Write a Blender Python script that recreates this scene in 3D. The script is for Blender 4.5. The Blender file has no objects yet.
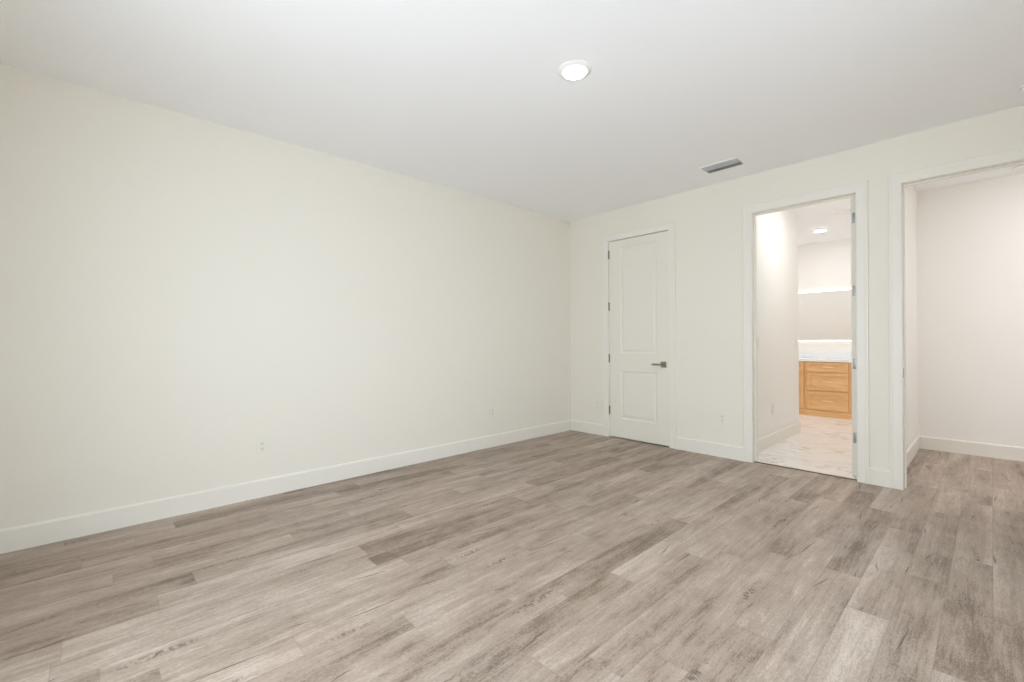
import bpy, bmesh, math, random
from mathutils import Vector, Matrix
S = bpy.context.scene
COL = S.collection
PI = math.pi

# ---------------------------------------------------------------- camera
cam = bpy.data.cameras.new('camera'); cam.sensor_width = 36.0; cam.sensor_fit = 'HORIZONTAL'
cam.lens = 447.53 / 1024 * 36; cam.shift_y = 0.21 / 1024; cam.clip_start = 0.05
camo = bpy.data.objects.new('camera', cam); COL.objects.link(camo)
camo.matrix_world = (Matrix.Translation((3.8071, -4.6127, 1.1770)) @ Matrix.Rotation(0.82007, 4, 'Z')
                     @ Matrix.Rotation(PI / 2, 4, 'X') @ Matrix.Rotation(-0.00563, 4, 'Z'))
S.camera = camo
# ---------------------------------------------------------------- colour management, world
S.view_settings.view_transform = 'Standard'; S.view_settings.look = 'None'
S.view_settings.gamma = 1.0; S.view_settings.use_curve_mapping = False
S.view_settings.exposure = 0.0
w = bpy.data.worlds.new('daylight'); S.world = w; w.use_nodes = True
w.node_tree.nodes['Background'].inputs[0].default_value = (0.80, 0.90, 1.0, 1)
w.node_tree.nodes['Background'].inputs[1].default_value = 2.95
S.cycles.max_bounces = 16; S.cycles.diffuse_bounces = 12; S.cycles.glossy_bounces = 6
S.cycles.use_denoising = True
S.cycles.sample_clamp_indirect = 10

def daylight(name, loc, rot, sx, sy, power, col):
    l = bpy.data.lights.new(name, 'AREA'); l.shape = 'RECTANGLE'; l.size = sx; l.size_y = sy
    l.energy = power; l.color = col
    o = bpy.data.objects.new(name, l); COL.objects.link(o); o.location = loc; o.rotation_euler = rot
    return o
# daylight entering the two windows of the room (they stand just outside the panes)
WX0, WX1, WZ0, WZ1 = 1.7, 4.0, 0.30, 2.30        # window in the rear wall
VY0, VY1 = -5.05, -1.8                             # window in the right wall
daylight('daylight_rear', ((WX0 + WX1) / 2, -5.42, (WZ0 + WZ1) / 2 + 0.1), (PI / 2 - 0.12, 0, 0), WX1 - WX0, WZ1 - WZ0, 57, (0.88, 0.95, 1.0))
daylight('daylight_right', (4.62, (VY0 + VY1) / 2, (WZ0 + WZ1) / 2 + 0.1), (0, PI / 2 - 0.08, 0), WZ1 - WZ0, VY1 - VY0, 6, (0.92, 0.97, 1.0))

# ---------------------------------------------------------------- dimensions (metres)
H = 2.76
RX, RY = 4.30, -5.10            # right wall, rear wall
T = 0.12                        # wall thickness
HEAD = 2.395                    # height of the openings
D1 = (0.600, 1.397); D2 = (2.238, 3.050); D3 = (3.328, 4.140)
BX = 2.130                      # bathroom partition face
BEND = 1.94                     # where that partition ends
BRX = 3.14                      # bathroom right wall
HX, HY = 3.26, 1.88             # hall left wall face, hall far wall face
BY = 4.05                       # mirror wall of the bathroom

# ---------------------------------------------------------------- node helpers
def lin(c):
    return tuple(((v / 255) / 12.92 if v / 255 <= 0.04045 else ((v / 255 + 0.055) / 1.055) ** 2.4) for v in c) + (1,)

class NT:
    def __init__(self, name):
        self.m = bpy.data.materials.new(name); self.m.use_nodes = True
        self.t = self.m.node_tree; self.b = self.t.nodes['Principled BSDF']
    def n(self, kind, **kw):
        x = self.t.nodes.new(kind)
        for k, v in kw.items():
            setattr(x, k, v)
        return x
    def l(self, a, b): self.t.links.new(a, b)
    def put(self, sock, v):
        if hasattr(v, 'links') or hasattr(v, 'is_output'): self.l(v, sock)
        else: sock.default_value = v
    def math(self, op, a, b=0.0, c=None):
        x = self.n('ShaderNodeMath', operation=op)
        self.put(x.inputs[0], a); self.put(x.inputs[1], b)
        if c is not None: self.put(x.inputs[2], c)
        return x.outputs[0]
    def comb(self, x, y, z=0.0):
        k = self.n('ShaderNodeCombineXYZ')
        for s, v in zip(k.inputs, (x, y, z)): self.put(s, v)
        return k.outputs[0]
    def noise(self, vec, scale, detail=3, rough=0.5, dist=0.0):
        k = self.n('ShaderNodeTexNoise'); self.l(vec, k.inputs['Vector'])
        k.inputs['Scale'].default_value = scale; k.inputs['Detail'].default_value = detail
        k.inputs['Roughness'].default_value = rough; k.inputs['Distortion'].default_value = dist
        return k.outputs['Fac']
    def mix(self, f, a, b, blend='MIX'):
        k = self.n('ShaderNodeMix', data_type='RGBA', blend_type=blend)
        self.put(k.inputs[0], f); self.put(k.inputs[6], a); self.put(k.inputs[7], b)
        return k.outputs[2]
    def ramp(self, v, lo, hi, a=0.0, b=1.0):
        k = self.n('ShaderNodeMapRange'); k.interpolation_type = 'SMOOTHSTEP'
        self.put(k.inputs[0], v)
        for i, q in enumerate((lo, hi, a, b)): k.inputs[i + 1].default_value = q
        return k.outputs[0]
    def pos(self):
        g = self.n('ShaderNodeNewGeometry'); s = self.n('ShaderNodeSeparateXYZ'); self.l(g.outputs['Position'], s.inputs[0])
        return g.outputs['Position'], s.outputs
    def bump(self, h, strength, dist=0.001):
        k = self.n('ShaderNodeBump'); k.inputs['Strength'].default_value = strength; k.inputs['Distance'].default_value = dist
        self.l(h, k.inputs['Height']); self.l(k.outputs[0], self.b.inputs['Normal'])

def paint(name, rgb, rough=0.6, texture=0.15, scale=220):
    t = NT(name); p, _ = t.pos()
    t.b.inputs['Base Color'].default_value = lin(rgb)
    t.b.inputs['Roughness'].default_value = rough
    t.b.inputs['Specular IOR Level'].default_value = 0.35
    if texture: t.bump(t.noise(p, scale, 2), texture, 0.0006)
    return t.m
def metal(name, rgb, rough=0.3):
    t = NT(name); t.b.inputs['Base Color'].default_value = lin(rgb); t.b.inputs['Metallic'].default_value = 1
    p, _ = t.pos()
    t.l(t.ramp(t.noise(p, 300, 2), 0.3, 0.7, rough - 0.04, rough + 0.05), t.b.inputs['Roughness'])
    return t.m
def emit(name, rgb, strength):
    t = NT(name); t.b.inputs['Base Color'].default_value = lin(rgb)
    t.b.inputs['Emission Color'].default_value = lin(rgb); t.b.inputs['Emission Strength'].default_value = strength
    return t.m

def plank_floor():
    t = NT('grey oak vinyl planks'); P, (X, Y, Z) = t.pos()
    W_, L_ = 0.1475, 1.205
    u = t.math('DIVIDE', t.math('SUBTRACT', X, 3.512), W_)
    row = t.math('FLOOR', u); fx = t.math('FRACT', u)
    wr = t.n('ShaderNodeTexWhiteNoise', noise_dimensions='1D'); t.l(t.math('ADD', row, 100.5), wr.inputs['W'])
    off = wr.outputs['Value']
    # where the board ends fall in the rows whose joints can be made out
    for rk, jy in ((-23, -4.24), (-22, -4.44), (-21, -4.67), (-19, -4.55), (-18, -3.74), (-16, -4.406), (-15, -3.506), (-13, -3.40),
                   (-11, -4.04), (-10, -3.65), (-9, -3.236), (-8, -3.03), (-7, -2.70), (-6, -1.016), (-5, -0.86), (-3, -2.68), (-2, -1.86), (-1, -2.19), (1, -0.02)):
        is_row = t.math('COMPARE', row, float(rk), 0.5)
        target = (-jy / L_) % 1.0
        off = t.math('ADD', t.math('MULTIPLY', off, t.math('SUBTRACT', 1.0, is_row)), t.math('MULTIPLY', is_row, target))
    v = t.math('ADD', t.math('DIVIDE', Y, L_), off)
    pl = t.math('FLOOR', v); fy = t.math('FRACT', v)
    wn = t.n('ShaderNodeTexWhiteNoise', noise_dimensions='2D'); t.l(t.comb(row, pl), wn.inputs['Vector'])
    s = t.n('ShaderNodeSeparateColor'); t.l(wn.outputs['Color'], s.inputs[0])
    r1, r2, r3 = s.outputs
    ox = t.math('MULTIPLY', r1, 37.0); oy = t.math('MULTIPLY', r2, 53.0); oz = t.math('MULTIPLY', r3, 29.0)
    def gv(kx, ky):
        return t.comb(t.math('ADD', t.math('MULTIPLY', X, kx), ox), t.math('ADD', t.math('MULTIPLY', Y, ky), oy), oz)
    cloud = t.noise(gv(7, 1.0), 1.0, 3, 0.55, 0.2)           # broad bands along the board
    patch = t.noise(gv(9, 5.5), 1.0, 5, 0.62, 0.5)           # blotchy weathering
    streak = t.noise(gv(34, 2.2), 1.0, 4, 0.6, 0.25)         # streaks along the board
    grain = t.noise(gv(130, 9.0), 1.0, 4, 0.65, 0.3)         # grain
    fine = t.noise(gv(300, 60), 1.0, 2, 0.6)                 # fine pores
    light = lin((200, 187, 175)); mid = lin((164, 149, 136)); dark = lin((110, 95, 82))
    f = t.math('ADD', t.math('MULTIPLY', cloud, 0.42), t.math('MULTIPLY', streak, 0.22))
    f = t.math('ADD', f, t.math('MULTIPLY', patch, 0.20))
    f = t.math('ADD', f, t.math('MULTIPLY', grain, 0.22))
    f = t.math('ADD', f, t.math('MULTIPLY', t.math('SUBTRACT', fine, 0.5), 0.30))
    f = t.math('ADD', f, t.math('MULTIPLY', t.math('SUBTRACT', r3, 0.5), 0.08))
    c = t.mix(t.ramp(f, 0.375, 0.535), dark, mid)
    c = t.mix(t.ramp(f, 0.52, 0.70), c, light)
    tint = t.ramp(t.noise(P, 0.9, 2), 0.35, 0.65)
    c = t.mix(t.math('MULTIPLY', tint, 0.12), c, lin((172, 140, 112)))
    # long thin drying cracks, present only here and there
    KX, KY = 5.0, 2.2
    vc = t.n('ShaderNodeTexVoronoi'); t.l(gv(KX, KY), vc.inputs['Vector']); vc.inputs['Scale'].default_value = 1.0
    vcc = t.n('ShaderNodeSeparateColor'); t.l(vc.outputs['Color'], vcc.inputs[0])
    dv = t.n('ShaderNodeVectorMath', operation='SUBTRACT'); t.l(gv(KX, KY), dv.inputs[0]); t.l(vc.outputs['Position'], dv.inputs[1])
    ds = t.n('ShaderNodeSeparateXYZ'); t.l(dv.outputs[0], ds.inputs[0])
    dx = t.math('DIVIDE', ds.outputs[0], KX); dy = t.math('DIVIDE', ds.outputs[1], KY)
    slope = t.math('MULTIPLY', t.math('SUBTRACT', vcc.outputs[0], 0.5), 0.55)
    wig = t.math('MULTIPLY', t.math('SUBTRACT', t.noise(gv(2, 26), 1.0, 2), 0.5), 0.014)
    line = t.math('ABSOLUTE', t.math('ADD', t.math('ADD', dx, t.math('MULTIPLY', dy, slope)), wig))
    half = t.math('ADD', 0.055, t.math('MULTIPLY', t.math('POWER', vcc.outputs[1], 2.0), 0.16))
    taper = t.math('SUBTRACT', 1.0, t.math('DIVIDE', t.math('ABSOLUTE', dy), half), None)
    width = t.math('MULTIPLY', t.math('MAXIMUM', taper, 0.0), 0.0036)
    crack = t.math('LESS_THAN', line, width)
    mask = t.math('GREATER_THAN', vcc.outputs[2], 0.52)
    c = t.mix(t.math('MULTIPLY', t.math('MULTIPLY', crack, mask), 0.8), c, lin((84, 70, 60)))
    # rows of short dark saw marks
    vo = t.n('ShaderNodeTexVoronoi'); t.l(gv(11, 1.6), vo.inputs['Vector']); vo.inputs['Scale'].default_value = 1.0
    kn = t.math('SUBTRACT', 1.0, t.ramp(vo.outputs['Distance'], 0.10, 0.30))
    vs = t.n('ShaderNodeSeparateColor'); t.l(vo.outputs['Color'], vs.inputs[0])
    kn = t.math('MULTIPLY', kn, t.ramp(vs.outputs[0], 0.70, 0.74))
    saw = t.ramp(t.noise(gv(50, 70), 1.0, 2, 0.6), 0.46, 0.58)
    c = t.mix(t.math('MULTIPLY', t.math('MULTIPLY', kn, saw), 0.75), c, lin((92, 76, 66)))
    # knots
    vk = t.n('ShaderNodeTexVoronoi'); t.l(gv(5.5, 2.6), vk.inputs['Vector']); vk.inputs['Scale'].default_value = 1.0
    kk = t.math('SUBTRACT', 1.0, t.ramp(vk.outputs['Distance'], 0.02, 0.14))
    vks = t.n('ShaderNodeSeparateColor'); t.l(vk.outputs['Color'], vks.inputs[0])
    kk = t.math('MULTIPLY', kk, t.ramp(vks.outputs[1], 0.72, 0.76))
    c = t.mix(t.math('MULTIPLY', kk, 0.45), c, lin((88, 72, 60)))
    # seams
    ex = t.math('MINIMUM', fx, t.math('SUBTRACT', 1.0, fx)); ey = t.math('MULTIPLY', t.math('MINIMUM', fy, t.math('SUBTRACT', 1.0, fy)), L_ / W_)
    e = t.math('MINIMUM', ex, ey)
    seam = t.math('SUBTRACT', 1.0, t.ramp(e, 0.004, 0.016))
    c = t.mix(t.math('MULTIPLY', seam, 0.24), c, lin((92, 78, 68)))
    t.l(c, t.b.inputs['Base Color'])
    t.l(t.ramp(fine, 0.2, 0.8, 0.40, 0.54), t.b.inputs['Roughness'])
    t.b.inputs['Specular IOR Level'].default_value = 0.5
    h = t.math('SUBTRACT', t.math('MULTIPLY', fine, 0.4), seam)
    t.bump(h, 0.35, 0.0007)
    return t.m

def marble_floor():
    t = NT('white marble tile'); P, (X, Y, Z) = t.pos()
    n1 = t.noise(t.comb(t.math('MULTIPLY', X, 1.6), t.math('MULTIPLY', Y, 3.4)), 1.0, 6, 0.6, 1.6)
    vein = t.math('SUBTRACT', 1.0, t.ramp(t.math('ABSOLUTE', t.math('SUBTRACT', n1, 0.5)), 0.0, 0.035))
    m = t.ramp(t.noise(P, 2.3, 2), 0.42, 0.62)
    c = t.mix(t.math('MULTIPLY', t.math('MULTIPLY', vein, m), 0.6), lin((242, 240, 238)), lin((180, 174, 168)))
    c = t.mix(t.math('MULTIPLY', t.ramp(t.noise(P, 4.0, 4, 0.6), 0.45, 0.75), 0.25), c, lin((218, 213, 208)))
    fx = t.math('FRACT', t.math('DIVIDE', t.math('ADD', X, 0.1), 0.61)); fy = t.math('FRACT', t.math('DIVIDE', t.math('SUBTRACT', Y, 0.02), 0.61))
    e = t.math('MINIMUM', t.math('MINIMUM', fx, t.math('SUBTRACT', 1, fx)), t.math('MINIMUM', fy, t.math('SUBTRACT', 1, fy)))
    j = t.math('SUBTRACT', 1.0, t.ramp(e, 0.002, 0.005))
    c = t.mix(t.math('MULTIPLY', j, 0.4), c, lin((190, 184, 178)))
    t.l(c, t.b.inputs['Base Color']); t.b.inputs['Roughness'].default_value = 0.22
    return t.m

def maple(name, vertical=False):
    t = NT(name); P, (X, Y, Z) = t.pos()
    v = t.comb(t.math('MULTIPLY', X, 60 if vertical else 5), t.math('MULTIPLY', Y, 20), t.math('MULTIPLY', Z, 4 if vertical else 60))
    g = t.noise(v, 1.0, 4, 0.6, 0.3); g2 = t.noise(v, 0.25, 2)
    f = t.math('ADD', t.math('MULTIPLY', g, 0.6), t.math('MULTIPLY', g2, 0.4))
    t.l(t.mix(t.ramp(f, 0.3, 0.7), lin((220, 170, 116)), lin((240, 197, 144))), t.b.inputs['Base Color'])
    t.b.inputs['Roughness'].default_value = 0.38
    return t.m

M = dict(
    wall=paint('cream wall paint', (233, 229, 219), 0.55, 0.12),
    wall_in=paint('warm white wall paint', (241, 239, 235), 0.55, 0.12),
    ceil=paint('white ceiling paint', (249, 250, 252), 0.85, 0.35, 90),
    trim=paint('semi gloss white trim', (234, 231, 223), 0.33, 0.0),
    door=paint('white door paint', (232, 229, 219), 0.38, 0.0),
    fixture=paint('white fixture enamel', (244, 244, 243), 0.4, 0.0),
    plate=paint('white plastic', (232, 229, 219), 0.35, 0.0),
    slot=paint('dark socket slot', (95, 92, 86), 0.6, 0.0),
    floor=plank_floor(), marble=marble_floor(),
    nickel=metal('satin nickel', (150, 144, 130), 0.32),
    chrome=metal('brushed steel', (150, 151, 152), 0.42),
    champagne=metal('pale champagne metal', (250, 232, 204), 0.5),
    strip=metal('bronze threshold', (120, 104, 88), 0.45),
    maple=maple('honey maple'), maple_v=maple('honey maple upright', True),
    quartz=paint('white quartz', (238, 240, 242), 0.2, 0.0),
    duct=paint('grey louvre enamel', (186, 187, 188), 0.5, 0.0),
    duct_dark=paint('grey duct lining', (195, 195, 195), 0.7, 0.0),
    lens=emit('lit lens', (255, 252, 246), 22.0),
    lens_in=emit('lit lens warm', (251, 251, 254), 160.0),
    lens_hall_added=emit('lit hall lens', (250, 250, 253), 225.0),
    led=emit('lit led strip', (255, 250, 242), 2.4),
    glow=emit('lit led tape', (255, 248, 238), 2.4),
    frame=paint('white window vinyl', (240, 240, 238), 0.4, 0.0),
)
def mirror_mat():
    t = NT('mirror glass'); t.b.inputs['Base Color'].default_value = (0.90, 0.91, 0.90, 1)
    t.b.inputs['Metallic'].default_value = 1; t.b.inputs['Roughness'].default_value = 0.02
    return t.m
M['mirror'] = mirror_mat()
def glass_mat():
    t = NT('window glass'); tr = t.n('ShaderNodeBsdfTransparent'); g = t.n('ShaderNodeBsdfGlossy'); g.inputs['Roughness'].default_value = 0.02
    mx = t.n('ShaderNodeMixShader'); mx.inputs[0].default_value = 0.06
    t.l(tr.outputs[0], mx.inputs[1]); t.l(g.outputs[0], mx.inputs[2])
    t.l(mx.outputs[0], t.t.nodes['Material Output'].inputs['Surface'])
    return t.m
M['glass'] = glass_mat()

# ---------------------------------------------------------------- mesh helpers
def box(bm, x0, x1, y0, y1, z0, z1, bevel=0.0, seg=2):
    r = bmesh.ops.create_cube(bm, size=1.0)
    vs = r['verts']
    bmesh.ops.transform(bm, matrix=Matrix.Translation(((x0 + x1) / 2, (y0 + y1) / 2, (z0 + z1) / 2)) @ Matrix.Diagonal((x1 - x0, y1 - y0, z1 - z0, 1)), verts=vs)
    if bevel:
        es = list({e for v in vs for e in v.link_edges})
        bmesh.ops.bevel(bm, geom=es, offset=bevel, segments=seg, affect='EDGES', profile=0.6)
def cyl(bm, p0, p1, r, n=20, r2=None):
    p0, p1 = Vector(p0), Vector(p1); d = p1 - p0
    q = d.to_track_quat('Z', 'Y').to_matrix().to_4x4()
    bmesh.ops.create_cone(bm, cap_ends=True, segments=n, radius1=r, radius2=r if r2 is None else r2, depth=d.length,
                          matrix=Matrix.Translation((p0 + p1) / 2) @ q)
def lathe(bm, prof, c=(0, 0, 0), n=48):
    """profile of (radius, z) turned round the z axis"""
    rings = []
    for r, z in prof:
        if r < 1e-5: rings.append([bm.verts.new((c[0], c[1], c[2] + z))])
        else: rings.append([bm.verts.new((c[0] + r * math.cos(a), c[1] + r * math.sin(a), c[2] + z)) for a in (2 * PI * i / n for i in range(n))])
    for A, B in zip(rings, rings[1:]):
        for i in range(n):
            j = (i + 1) % n
            if len(A) == 1 and len(B) == 1: continue
            if len(A) == 1: bm.faces.new((A[0], B[j], B[i]))
            elif len(B) == 1: bm.faces.new((A[i], A[j], B[0]))
            else: bm.faces.new((A[i], A[j], B[j], B[i]))
def extrude_profile(bm, prof, axis, a, b):
    """prof: closed list of (p, z); swept along axis 'x' (p = y) or 'y' (p = x) from a to b"""
    mk = (lambda t, p, z: (t, p, z)) if axis == 'x' else (lambda t, p, z: (p, t, z))
    A = [bm.verts.new(mk(a, p, z)) for p, z in prof]; B = [bm.verts.new(mk(b, p, z)) for p, z in prof]
    n = len(prof)
    for i in range(n): bm.faces.new((A[i], A[(i + 1) % n], B[(i + 1) % n], B[i]))
    bm.faces.new(A[::-1]); bm.faces.new(B)
def obj(name, bm, mat, parent=None, smooth=False):
    bmesh.ops.recalc_face_normals(bm, faces=bm.faces[:])
    me = bpy.data.meshes.new(name); bm.to_mesh(me); bm.free()
    me.materials.append(M[mat] if isinstance(mat, str) else mat)
    if smooth:
        for p in me.polygons: p.use_smooth = True
        try: me.set_sharp_from_angle(angle=math.radians(35))
        except Exception: pass
    o = bpy.data.objects.new(name, me); COL.objects.link(o)
    if parent: o.parent = parent
    return o
def thing(name, label, cat, loc=(0, 0, 0), rotz=0.0, group=None):
    o = bpy.data.objects.new(name, None); COL.objects.link(o); o.location = loc; o.rotation_euler = (0, 0, rotz)
    o['label'] = label; o['category'] = cat
    if group: o['group'] = group
    return o
def struct(name, bm, mat, label=None):
    o = obj(name, bm, mat); o['kind'] = 'structure'
    if label: o['label'] = label
    return o
def dup(root, loc, rotz, label, group=None):
    r = root.copy(); COL.objects.link(r); r.location = loc; r.rotation_euler = (0, 0, rotz); r['label'] = label
    if group: r['group'] = group
    for ch in list(root.children):
        c = ch.copy(); COL.objects.link(c); c.parent = r
        for g in list(ch.children):
            d = g.copy(); COL.objects.link(d); d.parent = c
    return r
def panel_slab(bm, w, h, th, panels, rings):
    """slab x 0..w, y 0..th (front face at y=0), z 0..h with moulded panels; rings: (inset, depth)"""
    xs = sorted({0, w} | {p[0] for p in panels} | {p[1] for p in panels})
    zs = sorted({0, h} | {p[2] for p in panels} | {p[3] for p in panels})
    def inside(x, z): return any(p[0] < x < p[1] and p[2] < z < p[3] for p in panels)
    V = {}
    def vert(x, y, z):
        k = (round(x, 5), round(y, 5), round(z, 5))
        if k not in V: V[k] = bm.verts.new(k)
        return V[k]
    for x0, x1 in zip(xs, xs[1:]):
        for z0, z1 in zip(zs, zs[1:]):
            if not inside((x0 + x1) / 2, (z0 + z1) / 2):
                bm.faces.new((vert(x0, 0, z0), vert(x1, 0, z0), vert(x1, 0, z1), vert(x0, 0, z1)))
            bm.faces.new((vert(x0, th, z0), vert(x0, th, z1), vert(x1, th, z1), vert(x1, th, z0)))
    for x0, x1 in zip(xs, xs[1:]):
        for z, f in ((0, 1), (h, 0)):
            bm.faces.new((vert(x0, 0, z), vert(x1, 0, z), vert(x1, th, z), vert(x0, th, z)))
    for z0, z1 in zip(zs, zs[1:]):
        for x in (0, w):
            bm.faces.new((vert(x, 0, z0), vert(x, 0, z1), vert(x, th, z1), vert(x, th, z0)))
    for x0, x1, z0, z1 in panels:
        prev = [vert(x0, 0, z0), vert(x1, 0, z0), vert(x1, 0, z1), vert(x0, 0, z1)]
        for ins, dep in rings:
            cur = [vert(x0 + ins, dep, z0 + ins), vert(x1 - ins, dep, z0 + ins), vert(x1 - ins, dep, z1 - ins), vert(x0 + ins, dep, z1 - ins)]
            for i in range(4): bm.faces.new((prev[i], prev[(i + 1) % 4], cur[(i + 1) % 4], cur[i]))
            prev = cur
        bm.faces.new(prev)

# ---------------------------------------------------------------- shell
bm = bmesh.new(); box(bm, -T, 6.62, RY - T, 0.035, -0.10, 0.0)
box(bm, 3.06, 6.62, 0.035, HY + T, -0.10, 0.0)
struct('floor', bm, 'floor')
bm = bmesh.new(); box(bm, -T, 3.06, 0.035, BY + T, -0.10, 0.001); box(bm, 3.06, BRX + T, HY + T, BY + T, -0.10, 0.001)
struct('floor', bm, 'marble')
bm = bmesh.new(); box(bm, -T, 6.62, RY - T, BY + T, H, H + 0.1)
struct('ceiling', bm, 'ceil')
bm = bmesh.new(); box(bm, -T, 0, RY - T, 0, 0, H); struct('wall_left', bm, 'wall')

bm = bmesh.new()
BM = 0.10   # bedroom-side skin of the wall; a second skin carries the paint of the rooms behind
def pierced(bm, y0, y1, x0, x1):
    cuts = [(x0, D1[0], 0, H), (D1[0], D1[1], HEAD, H), (D1[1], D2[0], 0, H), (D2[0], D2[1], HEAD, H), (D2[1], D3[0], 0, H), (D3[0], D3[1], HEAD, H), (D3[1], x1, 0, H)]
    for a, b, z0, z1 in cuts: box(bm, a, b, y0, y1, z0, z1)
pierced(bm, 0, T - 0.01, -T, RX + T)
struct('wall_back', bm, 'wall')
bm = bmesh.new(); pierced(bm, T - 0.01, T, -T, 6.62)
struct('wall_back_inner', bm, 'wall_in')
# right wall with a window, rear wall with a window (both behind the camera)
bm = bmesh.new()
for y0, y1, z0, z1 in [(RY - T, VY0, 0, H), (VY1, 0, 0, H), (VY0, VY1, 0, WZ0), (VY0, VY1, WZ1, H)]: box(bm, RX, RX + T, y0, y1, z0, z1)
struct('wall_right', bm, 'wall')
bm = bmesh.new()
for x0, x1, z0, z1 in [(0, WX0, 0, H), (WX1, RX, 0, H), (WX0, WX1, 0, WZ0), (WX0, WX1, WZ1, H)]: box(bm, x0, x1, RY - T, RY, z0, z1)
struct('wall_rear', bm, 'wall')
def window(name, horiz, a, b, c):
    o = bpy.data.objects.new(name, None); COL.objects.link(o); o['kind'] = 'structure'
    bm = bmesh.new(); f = 0.05
    def bb(bm, p0, p1, z0, z1, q0=-0.03, q1=0.03, bev=0.004):
        if horiz: box(bm, p0, p1, c + q0, c + q1, z0, z1, bev)
        else: box(bm, c + q0, c + q1, p0, p1, z0, z1, bev)
    bb(bm, a, a + f, WZ0, WZ1); bb(bm, b - f, b, WZ0, WZ1); bb(bm, a + f, b - f, WZ0, WZ0 + f); bb(bm, a + f, b - f, WZ1 - f, WZ1)
    bb(bm, (a + b) / 2 - 0.025, (a + b) / 2 + 0.025, WZ0 + f, WZ1 - f)
    obj('window_frame', bm, 'frame', o)
    for p0, p1 in ((a + f, (a + b) / 2 - 0.025), ((a + b) / 2 + 0.025, b - f)):
        bm = bmesh.new(); bb(bm, p0, p1, WZ0 + f, WZ1 - f, -0.004, 0.004, 0); obj('pane', bm, 'glass', o)
window('window_1', True, WX0, WX1, RY - T / 2)
window('window_2', False, VY0, VY1, RX + T / 2)

# bathroom and closet partitions, hall walls
bm = bmesh.new(); box(bm, BX - T, BX, T, BEND, 0, H); box(bm, -T, BX - T, BEND - T, BEND, 0, H)
struct('wall_bathroom_left', bm, 'wall_in')
bm = bmesh.new(); box(bm, -T, BRX + T, BY, BY + T, 0, H); struct('wall_bathroom_back', bm, 'wall_in')
bm = bmesh.new(); box(bm, -T, 0, 0, BY, 0, H); struct('wall_bathroom_side', bm, 'wall_in')
bm = bmesh.new(); box(bm, BRX, HX, T, HY + T, 0, H); box(bm, BRX, HX, HY + T, BY, 0, H); struct('wall_bathroom_right', bm, 'wall_in')
bm = bmesh.new(); box(bm, HX, 6.62, HY, HY + T, 0, H); struct('wall_hall_back', bm, 'wall_in')
bm = bmesh.new(); box(bm, 6.50, 6.62, T, HY, 0, H); struct('wall_hall_right', bm, 'wall_in')
bm = bmesh.new(); box(bm, 4.42, 6.62, T - 0.02, T - 0.01, 0, H); struct('wall_hall_front', bm, 'wall_in')

# ---------------------------------------------------------------- baseboards
BH, BT = 0.135, 0.015
def baseboard(name, axis, face, sgn, a, b):
    pr = [(face, 0), (face + sgn * BT, 0), (face + sgn * BT, BH - 0.012), (face + sgn * (BT - 0.003), BH - 0.005), (face + sgn * (BT - 0.008), BH), (face, BH)]
    bm = bmesh.new(); extrude_profile(bm, pr, axis, a, b); return struct(name, bm, 'trim')
CW, CT = 0.080, 0.018     # casing width, thickness
baseboard('baseboard_left', 'y', 0, 1, RY, 0)
baseboard('baseboard_back', 'x', 0, -1, BT, D1[0] - CW + 0.005)
baseboard('baseboard_back', 'x', 0, -1, D1[1] + CW - 0.005, D2[0] - CW + 0.005)
baseboard('baseboard_back', 'x', 0, -1, D2[1] + CW - 0.005, D3[0] - CW + 0.005)
baseboard('baseboard_back', 'x', 0, -1, D3[1] + CW - 0.005, RX - BT)
baseboard('baseboard_right', 'y', RX, -1, RY, 0)
baseboard('baseboard_rear', 'x', RY, 1, BT, RX - BT)
baseboard('baseboard_bathroom_left', 'y', BX, 1, T, BEND)
baseboard('baseboard_bathroom_end', 'x', BEND, 1, 0, BX + BT)
baseboard('baseboard_bathroom_right', 'y', BRX, -1, T, 3.4)
baseboard('baseboard_hall_left', 'y', HX, 1, T, HY)
baseboard('baseboard_hall_back', 'x', HY, -1, HX + BT, 6.5)

# ---------------------------------------------------------------- jambs and casings
def casing(name, D):
    a, b = D
    bm = bmesh.new(); R = 0.006
    # flat casing with a raised outer back band and eased inner edge, mitred at the head
    prof = [(0.0, 0.0), (0.0, 0.010), (0.004, 0.014), (0.058, 0.015), (0.066, CT), (0.077, CT), (CW, CT - 0.003), (CW, 0.0)]
    def ring(path_z0):
        out = []
        for d, t in prof:
            out.append((a - R + 0.0 - d + 2 * R * 0, -t, d))
        return out
    L0 = []; L1 = []; R1 = []; R0 = []
    for d, t in prof:
        xl, xr, zt = a + R - R - d + 0.005, b - 0.005 + d, HEAD - 0.005 + d
        L0.append(bm.verts.new((xl, -t, 0))); L1.append(bm.verts.new((xl, -t, zt)))
        R1.append(bm.verts.new((xr, -t, zt))); R0.append(bm.verts.new((xr, -t, 0)))
    n = len(prof)
    for A, B in ((L0, L1), (L1, R1), (R1, R0)):
        for i in range(n): bm.faces.new((A[i], A[(i + 1) % n], B[(i + 1) % n], B[i]))
    bm.faces.new(L0); bm.faces.new(R0)
    return struct(name, bm, 'trim')
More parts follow.
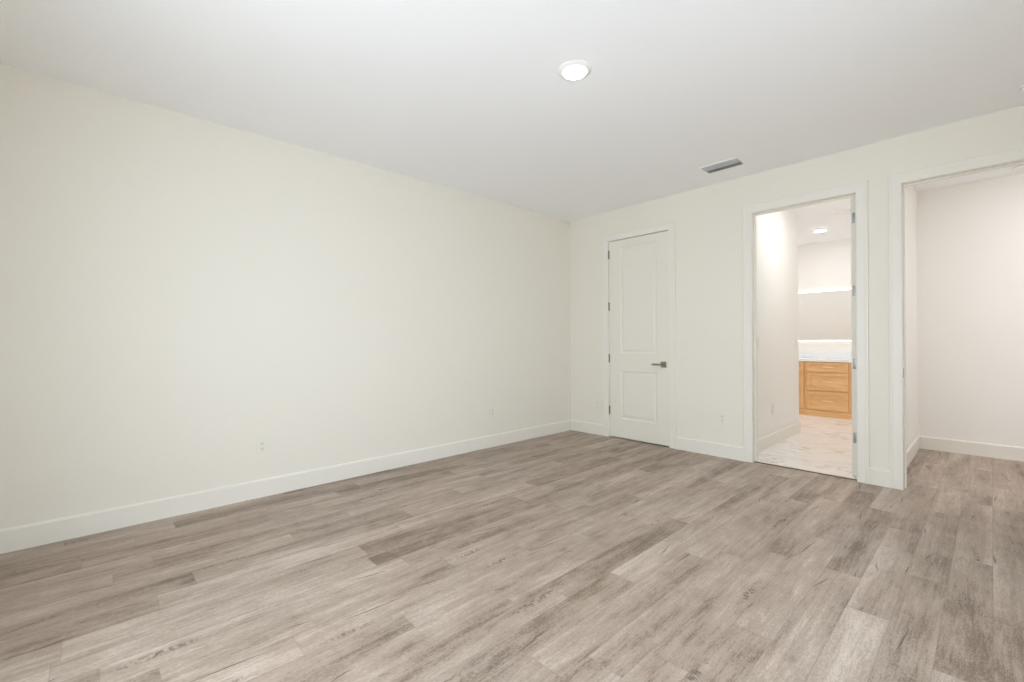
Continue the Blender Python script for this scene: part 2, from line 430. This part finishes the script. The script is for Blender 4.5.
def jamb(name, D, stop):
    a, b = D; bm = bmesh.new(); j = 0.016
    for x0, x1 in ((a, a + 0.004), (b - 0.004, b)): pass
    box(bm, a - 0.002, a + 0.006, -0.001, T + 0.001, 0, HEAD); box(bm, b - 0.006, b + 0.002, -0.001, T + 0.001, 0, HEAD)
    box(bm, a, b, -0.001, T + 0.001, HEAD - 0.006, HEAD + 0.002)
    if stop:   # the stop moulding in the middle of the jamb
        s0, s1 = stop
        box(bm, a + 0.006, a + 0.018, s0, s1, 0, HEAD - 0.006, 0.002); box(bm, b - 0.018, b - 0.006, s0, s1, 0, HEAD - 0.006, 0.002)
        box(bm, a + 0.018, b - 0.018, s0, s1, HEAD - 0.018, HEAD - 0.006, 0.002)
    return struct(name, bm, 'trim')
for i, (D, st) in enumerate(((D1, (0.048, 0.085)), (D2, (0.045, 0.080)), (D3, (0.045, 0.080)))):
    casing('trim_%d' % (i + 1), D); jamb('trim_%d' % (i + 4), D, st)
bm = bmesh.new()   # casing on the bathroom side of the bathroom doorway
box(bm, D2[0] - 0.075, D2[0] + 0.002, T, T + 0.016, 0, HEAD + 0.075, 0.003); box(bm, D2[1], D2[1] + 0.075, T, T + 0.016, 0, HEAD + 0.075, 0.003)
box(bm, D2[0] + 0.002, D2[1], T, T + 0.016, HEAD, HEAD + 0.075, 0.003)
struct('trim_7', bm, 'trim')
bm = bmesh.new(); box(bm, D2[0] + 0.006, D2[1] - 0.006, 0.022, 0.048, 0.0, 0.006, 0.002)
struct('trim_8', bm, 'strip')

# ---------------------------------------------------------------- doors
RINGS = [(0.006, 0.004), (0.016, 0.0085), (0.030, 0.0085), (0.046, 0.003)]
def hinge(parent, x, y, z, mat='nickel', up=0.05, leaf=None):
    bm = bmesh.new(); cyl(bm, (x, y, z - up), (x, y, z + up), 0.0065, 14)
    for k in (-1, 1): cyl(bm, (x, y, z + k * up), (x, y, z + k * (up + 0.005)), 0.0045, 10)
    if leaf: box(bm, *leaf, z - up, z + up)
    return obj('hinge', bm, mat, parent, True)
def door_root(name, loc, rotz):
    o = bpy.data.objects.new(name, None); COL.objects.link(o); o.location = loc; o.rotation_euler = (0, 0, rotz); o['kind'] = 'structure'
    return o
def lever(parent, x, z, d, y0, sgn):
    """square rosette and straight lever; d = direction the lever points along x; sgn -1 front"""
    bm = bmesh.new(); r = 0.032
    box(bm, x - r, x + r, *sorted((y0, y0 + sgn * 0.009)), z - r, z + r, 0.0015)
    cyl(bm, (x, y0 + sgn * 0.008, z), (x, y0 + sgn * 0.050, z), 0.011, 20)
    h = obj('door_handle', bm, 'nickel', parent, True)
    bm = bmesh.new(); xs = sorted((x - d * 0.012, x + d * 0.115))
    box(bm, xs[0], xs[1], *sorted((y0 + sgn * 0.046, y0 + sgn * 0.058)), z - 0.010, z + 0.010, 0.003)
    obj('lever', bm, 'nickel', h, True)
    return h
# door 1: closed closet door
LX = D1[0] + 0.009; LW = D1[1] - D1[0] - 0.018
d1 = door_root('door_1', (LX, 0.003, 0.014), 0)
bm = bmesh.new()
panel_slab(bm, LW, HEAD - 0.026, 0.038, [(0.158, LW - 0.142, 0.225, 0.800), (0.158, LW - 0.142, 1.010, 2.285)], RINGS)
obj('door_leaf', bm, 'door', d1)
for z in (0.316, 0.948, 1.580, 2.213):
    hinge(d1, -0.005, -0.007, z, 'nickel', 0.05, (-0.009, 0.010, -0.0045, -0.0005))
lever(d1, LW - 0.063, 0.895, -1, -0.001, -1)
# door 2: bathroom door, standing open into the bathroom against its right wall
d2 = door_root('door_2', (2.988, T + 0.006, 0.012), 0)
bm = bmesh.new()
panel_slab(bm, 0.775, HEAD - 0.026, 0.037, [(0.142, 0.617, 0.225, 0.800), (0.142, 0.617, 1.010, 2.285)], RINGS)
bmesh.ops.rotate(bm, verts=bm.verts[:], cent=(0, 0, 0), matrix=Matrix.Rotation(PI / 2, 3, 'Z'))
bmesh.ops.translate(bm, verts=bm.verts[:], vec=(0.037, 0, 0))
obj('door_leaf', bm, 'door', d2)
for z in (0.325, 0.957, 1.580, 2.200):
    bm = bmesh.new(); box(bm, 0.010, 0.034, -0.0025, 0.0, z - 0.045, z + 0.045, 0.0008); cyl(bm, (0.040, 0.001, z - 0.05), (0.040, 0.001, z + 0.05), 0.006, 14)
    for k in (-0.035, -0.012, 0.012, 0.035): cyl(bm, (0.013 + 0.010 * (k > 0), -0.0035, z + k), (0.013 + 0.010 * (k > 0), -0.0015, z + k), 0.0028, 10)
    obj('hinge', bm, 'chrome', d2, True)
for D, nm in ((D2, 2), (D3, 3)):   # strike plates let into the left jambs
    bm = bmesh.new(); box(bm, D[0] + 0.0055, D[0] + 0.0075, 0.006 if nm == 3 else 0.080, 0.034 if nm == 3 else 0.108, 0.875, 0.945, 0.0008)
    o = obj('strike_plate', bm, 'nickel'); o['category'] = 'strike plate'
    o['label'] = ('small metal strike plate on the left jamb of the hall doorway' if nm == 3 else 'small metal strike plate on the left jamb of the bathroom doorway')

# ---------------------------------------------------------------- outlets and switches (built facing -y)
def faceplate(parent, w_=0.072, h_=0.117):
    bm = bmesh.new(); box(bm, -w_ / 2, w_ / 2, -0.0075, 0, -h_ / 2, h_ / 2, 0.0025); return obj('faceplate', bm, 'plate', parent)
def make_outlet(label, loc, rotz, group):
    t = thing('wall_outlet', label, 'outlet', loc, rotz, group)
    faceplate(t)
    for s in (-1, 1):
        bm = bmesh.new(); box(bm, -0.0165, 0.0165, -0.0098, -0.005, s * 0.020 - 0.0145, s * 0.020 + 0.0145, 0.0015)
        r = obj('receptacle', bm, 'plate', t)
        bm = bmesh.new()
        for x in (-0.0065, 0.0065): box(bm, x - 0.0013, x + 0.0013, -0.0104, -0.0096, s * 0.020 - 0.001, s * 0.020 + 0.009)
        cyl(bm, (0, -0.0104, s * 0.020 - 0.008), (0, -0.0096, s * 0.020 - 0.008), 0.0028, 12)
        obj('socket_slot', bm, 'slot', r)
    return t
def make_switch(label, loc, rotz, group):
    t = thing('light_switch', label, 'light switch', loc, rotz, group)
    faceplate(t)
    bm = bmesh.new()
    extrude_profile(bm, [(-0.005, -0.033), (-0.0105, -0.033), (-0.0080, 0.0), (-0.0125, 0.033), (-0.005, 0.033)], 'x', -0.0165, 0.0165)
    obj('rocker', bm, 'plate', t)
    return t
og = 'duplex outlets along the walls'
o1 = make_outlet('white outlet low on the long left wall, nearest the camera', (0, -3.68, 0.386), PI / 2, og)
dup(o1, (0, -1.372, 0.386), PI / 2, 'white outlet low on the long left wall, nearer the corner', og)
dup(o1, (0.437, 0, 0.376), 0, 'white outlet between the room corner and the closed panel door', og)
dup(o1, (1.957, 0, 0.388), 0, 'white outlet low on the wall between closed door and bathroom doorway', og)
dup(o1, (BX, 0.925, 0.400), PI / 2, 'white outlet low on the wall inside the bathroom', og)
s1 = make_switch('white rocker switch beside the handle of the closed door', (1.560, 0, 1.140), 0, 'rocker light switches')
dup(s1, (BX, 0.470, 1.144), PI / 2, 'white rocker switch just inside the bathroom doorway', 'rocker light switches')
dup(s1, (BX, 1.850, 1.134), PI / 2, 'white rocker switch at the far end of the bathroom side wall', 'rocker light switches')

# ---------------------------------------------------------------- ceiling fixtures
def disc_light(label, loc, lens, group):
    t = thing('disc_ceiling_light', label, 'ceiling light', loc, 0, group)
    bm = bmesh.new()
    lathe(bm, [(0.097, 0.0), (0.097, -0.003), (0.094, -0.006), (0.084, -0.010), (0.072, -0.015), (0.070, -0.015), (0.070, -0.008), (0.0, -0.008)])
    obj('trim_ring', bm, 'fixture', t, True)
    bm = bmesh.new(); lathe(bm, [(0.0695, -0.0085), (0.0695, -0.0160), (0.066, -0.0180), (0.05, -0.0195), (0.0, -0.0200)])
    obj('diffuser', bm, lens, t, True)
    return t
lg = 'round flush ceiling lights'
L1 = disc_light('lit round white disc light on the bedroom ceiling', (2.150, -2.553, H), 'lens', lg)
L3 = disc_light('lit round light added on the hall ceiling, nearer the doorway but out of view', (4.78, 0.95, H), 'lens_hall_added', 'added hall ceiling lights')  # this lamp and its copy are unseen, added to brighten the hall
dup(L3, (5.60, 1.00, H), 0, 'lit round light added on the hall ceiling, out of view farther along the hall', 'added hall ceiling lights')
L2 = disc_light('lit round light on the bathroom ceiling before the mirror', (2.12, 3.065, H), 'lens_in', lg)
dup(L2, (0.75, 3.00, H), 0, 'lit round light added on the bathroom ceiling, unseen behind the partition', lg)  # unseen extra lamp, added to raise the bathroom light
dup(L2, (2.72, 0.95, H), 0, 'lit round light on the bathroom ceiling just inside the doorway', lg)
t = thing('smoke_detector', 'white round smoke detector at the top right edge of the ceiling', 'smoke detector', (4.000, -0.330, H))
bm = bmesh.new(); lathe(bm, [(0.068, 0), (0.068, -0.008), (0.064, -0.010), (0.062, -0.020), (0.056, -0.030), (0.030, -0.036), (0.0, -0.037)])
obj('cover', bm, 'fixture', t, True)
bm = bmesh.new(); lathe(bm, [(0.0625, -0.011), (0.0645, -0.013), (0.0640, -0.016), (0.0615, -0.018)]); obj('sensor_slot', bm, 'duct_dark', t, True)
dup(t, (4.010, 1.60, H), 0, 'white round smoke detector on the hall ceiling beyond the wide doorway')
# ceiling register with two banks of louvres
t = thing('ceiling_vent', 'rectangular grey louvred air vent on the bedroom ceiling', 'air vent', (2.147, -0.448, H))
hw, hd = 0.150, 0.082
bm = bmesh.new(); f = 0.018
for x0, x1, y0, y1 in ((-hw - f, hw + f, -hd - f, -hd), (-hw - f, hw + f, hd, hd + f), (-hw - f, -hw, -hd, hd), (hw, hw + f, -hd, hd)):
    box(bm, x0, x1, y0, y1, -0.006, 0, 0.0015)
obj('vent_frame', bm, 'fixture', t)
bm = bmesh.new(); box(bm, -hw, hw, -hd, hd, -0.002, 0); obj('duct_backing', bm, 'duct_dark', t)
for k in range(8):
    y = -hd + (k + 0.5) * (2 * hd / 8); s = 1 if k < 4 else -1
    bm = bmesh.new(); c, sn = math.cos(math.radians(38)), math.sin(math.radians(38)); h2 = 0.0105
    pr = [(y - h2 * c * s, -0.0045 - 0 * sn), (y + h2 * c * s, -0.0045 - 0.012), (y + h2 * c * s, -0.0045 - 0.0132), (y - h2 * c * s, -0.0045 - 0.0012)]
    extrude_profile(bm, pr, 'x', -hw + 0.001, hw - 0.001); obj('louvre', bm, 'duct', t)
bm = bmesh.new(); box(bm, -0.002, 0.002, -hd, hd, -0.0045, -0.0025); obj('cross_bar', bm, 'duct', t)
t = thing('exhaust_fan', 'flat white square fan cover on the bathroom ceiling', 'exhaust fan', (2.585, 2.20, H))
bm = bmesh.new(); box(bm, -0.13, 0.13, -0.13, 0.13, -0.014, 0, 0.004); obj('cover', bm, 'ceil', t)
bm = bmesh.new(); box(bm, -0.115, 0.115, -0.115, 0.115, -0.0155, -0.014); obj('grille', bm, 'fixture', t)

# ---------------------------------------------------------------- bathroom vanity
VF = 3.50; VZ = 0.836
SH = [(0.048, 0.0), (0.0485, 0.009)]
def pull(parent, x, y, z, horiz=True, ln=0.128):
    bm = bmesh.new(); a = ln / 2; r = 0.005
    e = (lambda s: (x + s, z)) if horiz else (lambda s: (x, z + s))
    (xa, za), (xb, zb) = e(-a), e(a)
    cyl(bm, (xa, y - 0.028, za), (xb, y - 0.028, zb), r, 14)
    for s in (-a + 0.015, a - 0.015):
        xx, zz = e(s); cyl(bm, (xx, y, zz), (xx, y - 0.028, zz), 0.004, 12)
    return obj('pull', bm, 'champagne', parent, True)
def front(parent, name, x0, x1, z0, z1, horiz=True, mat='maple', rings=SH):
    bm = bmesh.new(); w_, h_ = x1 - x0, z1 - z0
    fr = 0.048 if h_ > 0.2 else 0.036
    panel_slab(bm, w_, h_, 0.019, [(fr, w_ - fr, fr, h_ - fr)], [(0.0, 0.0), (0.0015, 0.009)] if 0 else [(0.003, 0.011)])
    bmesh.ops.translate(bm, verts=bm.verts[:], vec=(x0, VF - 0.019, z0))
    o = obj(name, bm, mat, parent)
    return o
def carcass(t, x0, x1, openings):
    bm = bmesh.new(); box(bm, x0, x1, VF + 0.002, BY - 0.003, 0.0, VZ)
    obj('carcass', bm, 'maple_v', t)
    bm = bmesh.new(); box(bm, x0, x1, VF - 0.016, VF + 0.001, 0.0, 0.090, 0.002); obj('toe_base', bm, 'maple', t)
t = thing('drawer_cabinet', 'honey maple bathroom cabinet with a stack of three shaker drawers', 'cabinet'); X0, X1 = 1.812, 2.408
carcass(t, X0, X1, None)
for z0, z1 in ((0.683, 0.826), (0.399, 0.671), (0.104, 0.387)):
    d = front(t, 'drawer', 1.848, 2.368, z0, z1); pull(d, 2.118, VF - 0.008, (z0 + z1) / 2)
def sink_cabinet(label, a, b):
    t = thing('sink_cabinet', label, 'cabinet'); carcass(t, a, b, None); m = (a + b) / 2
    front(t, 'false_drawer', a + 0.012, b - 0.012, 0.680, 0.826)
    for x0, x1, px in ((a + 0.012, m - 0.003, m - 0.035), (m + 0.003, b - 0.012, m + 0.035)):
        d = front(t, 'door', x0, x1, 0.102, 0.672, mat='maple_v'); pull(d, px, VF - 0.019, 0.56, False)
sink_cabinet('honey maple sink cabinet left of the drawer stack, cut by the partition', 0.90, 1.810)
sink_cabinet('honey maple sink cabinet right of the drawer stack, behind the open door', 2.410, 3.135)
bm = bmesh.new(); box(bm, 0.88, 3.138, VF - 0.035, BY - 0.002, VZ + 0.001, VZ + 0.038, 0.003)
t = obj('countertop', bm, 'quartz'); t['category'] = 'countertop'; t['label'] = 'white stone countertop on the honey maple bathroom cabinets'
bm = bmesh.new(); box(bm, 0.88, 3.138, BY - 0.020, BY - 0.001, VZ + 0.039, VZ + 0.140, 0.002); obj('backsplash', bm, 'quartz', t)
# backlit mirror
t = thing('backlit_mirror', 'wide frameless mirror with lit edges above the bathroom countertop', 'mirror', (1.95, BY, 0))
MX, MZ0, MZ1 = 1.00, 1.125, 1.992
bm = bmesh.new(); box(bm, -MX, MX, -0.034, -0.029, MZ0, MZ1, 0.001); obj('mirror_glass', bm, 'mirror', t)
bm = bmesh.new(); box(bm, -MX + 0.03, MX - 0.03, -0.0285, -0.001, MZ0 + 0.03, MZ1 - 0.03); obj('back_box', bm, 'plate', t)
bm = bmesh.new(); a, b = 0.014, 0.040
for x0, x1, z0, z1 in ((-MX + a, MX - a, MZ1 - b, MZ1 - a), (-MX + a, MX - a, MZ0 + a, MZ0 + b), (-MX + a, -MX + b, MZ0 + b, MZ1 - b), (MX - b, MX - a, MZ0 + b, MZ1 - b)):
    box(bm, x0, x1, -0.0348, -0.0342, z0, z1)
obj('lit_border', bm, 'led', t)
bm = bmesh.new()
for x0, x1, z0, z1 in ((-MX + 0.03, MX - 0.03, MZ1 - 0.0298, MZ1 - 0.024), (-MX + 0.03, MX - 0.03, MZ0 + 0.024, MZ0 + 0.0298)):
    box(bm, x0, x1, -0.022, -0.010, z0, z1)
obj('led_tape', bm, 'glow', t)
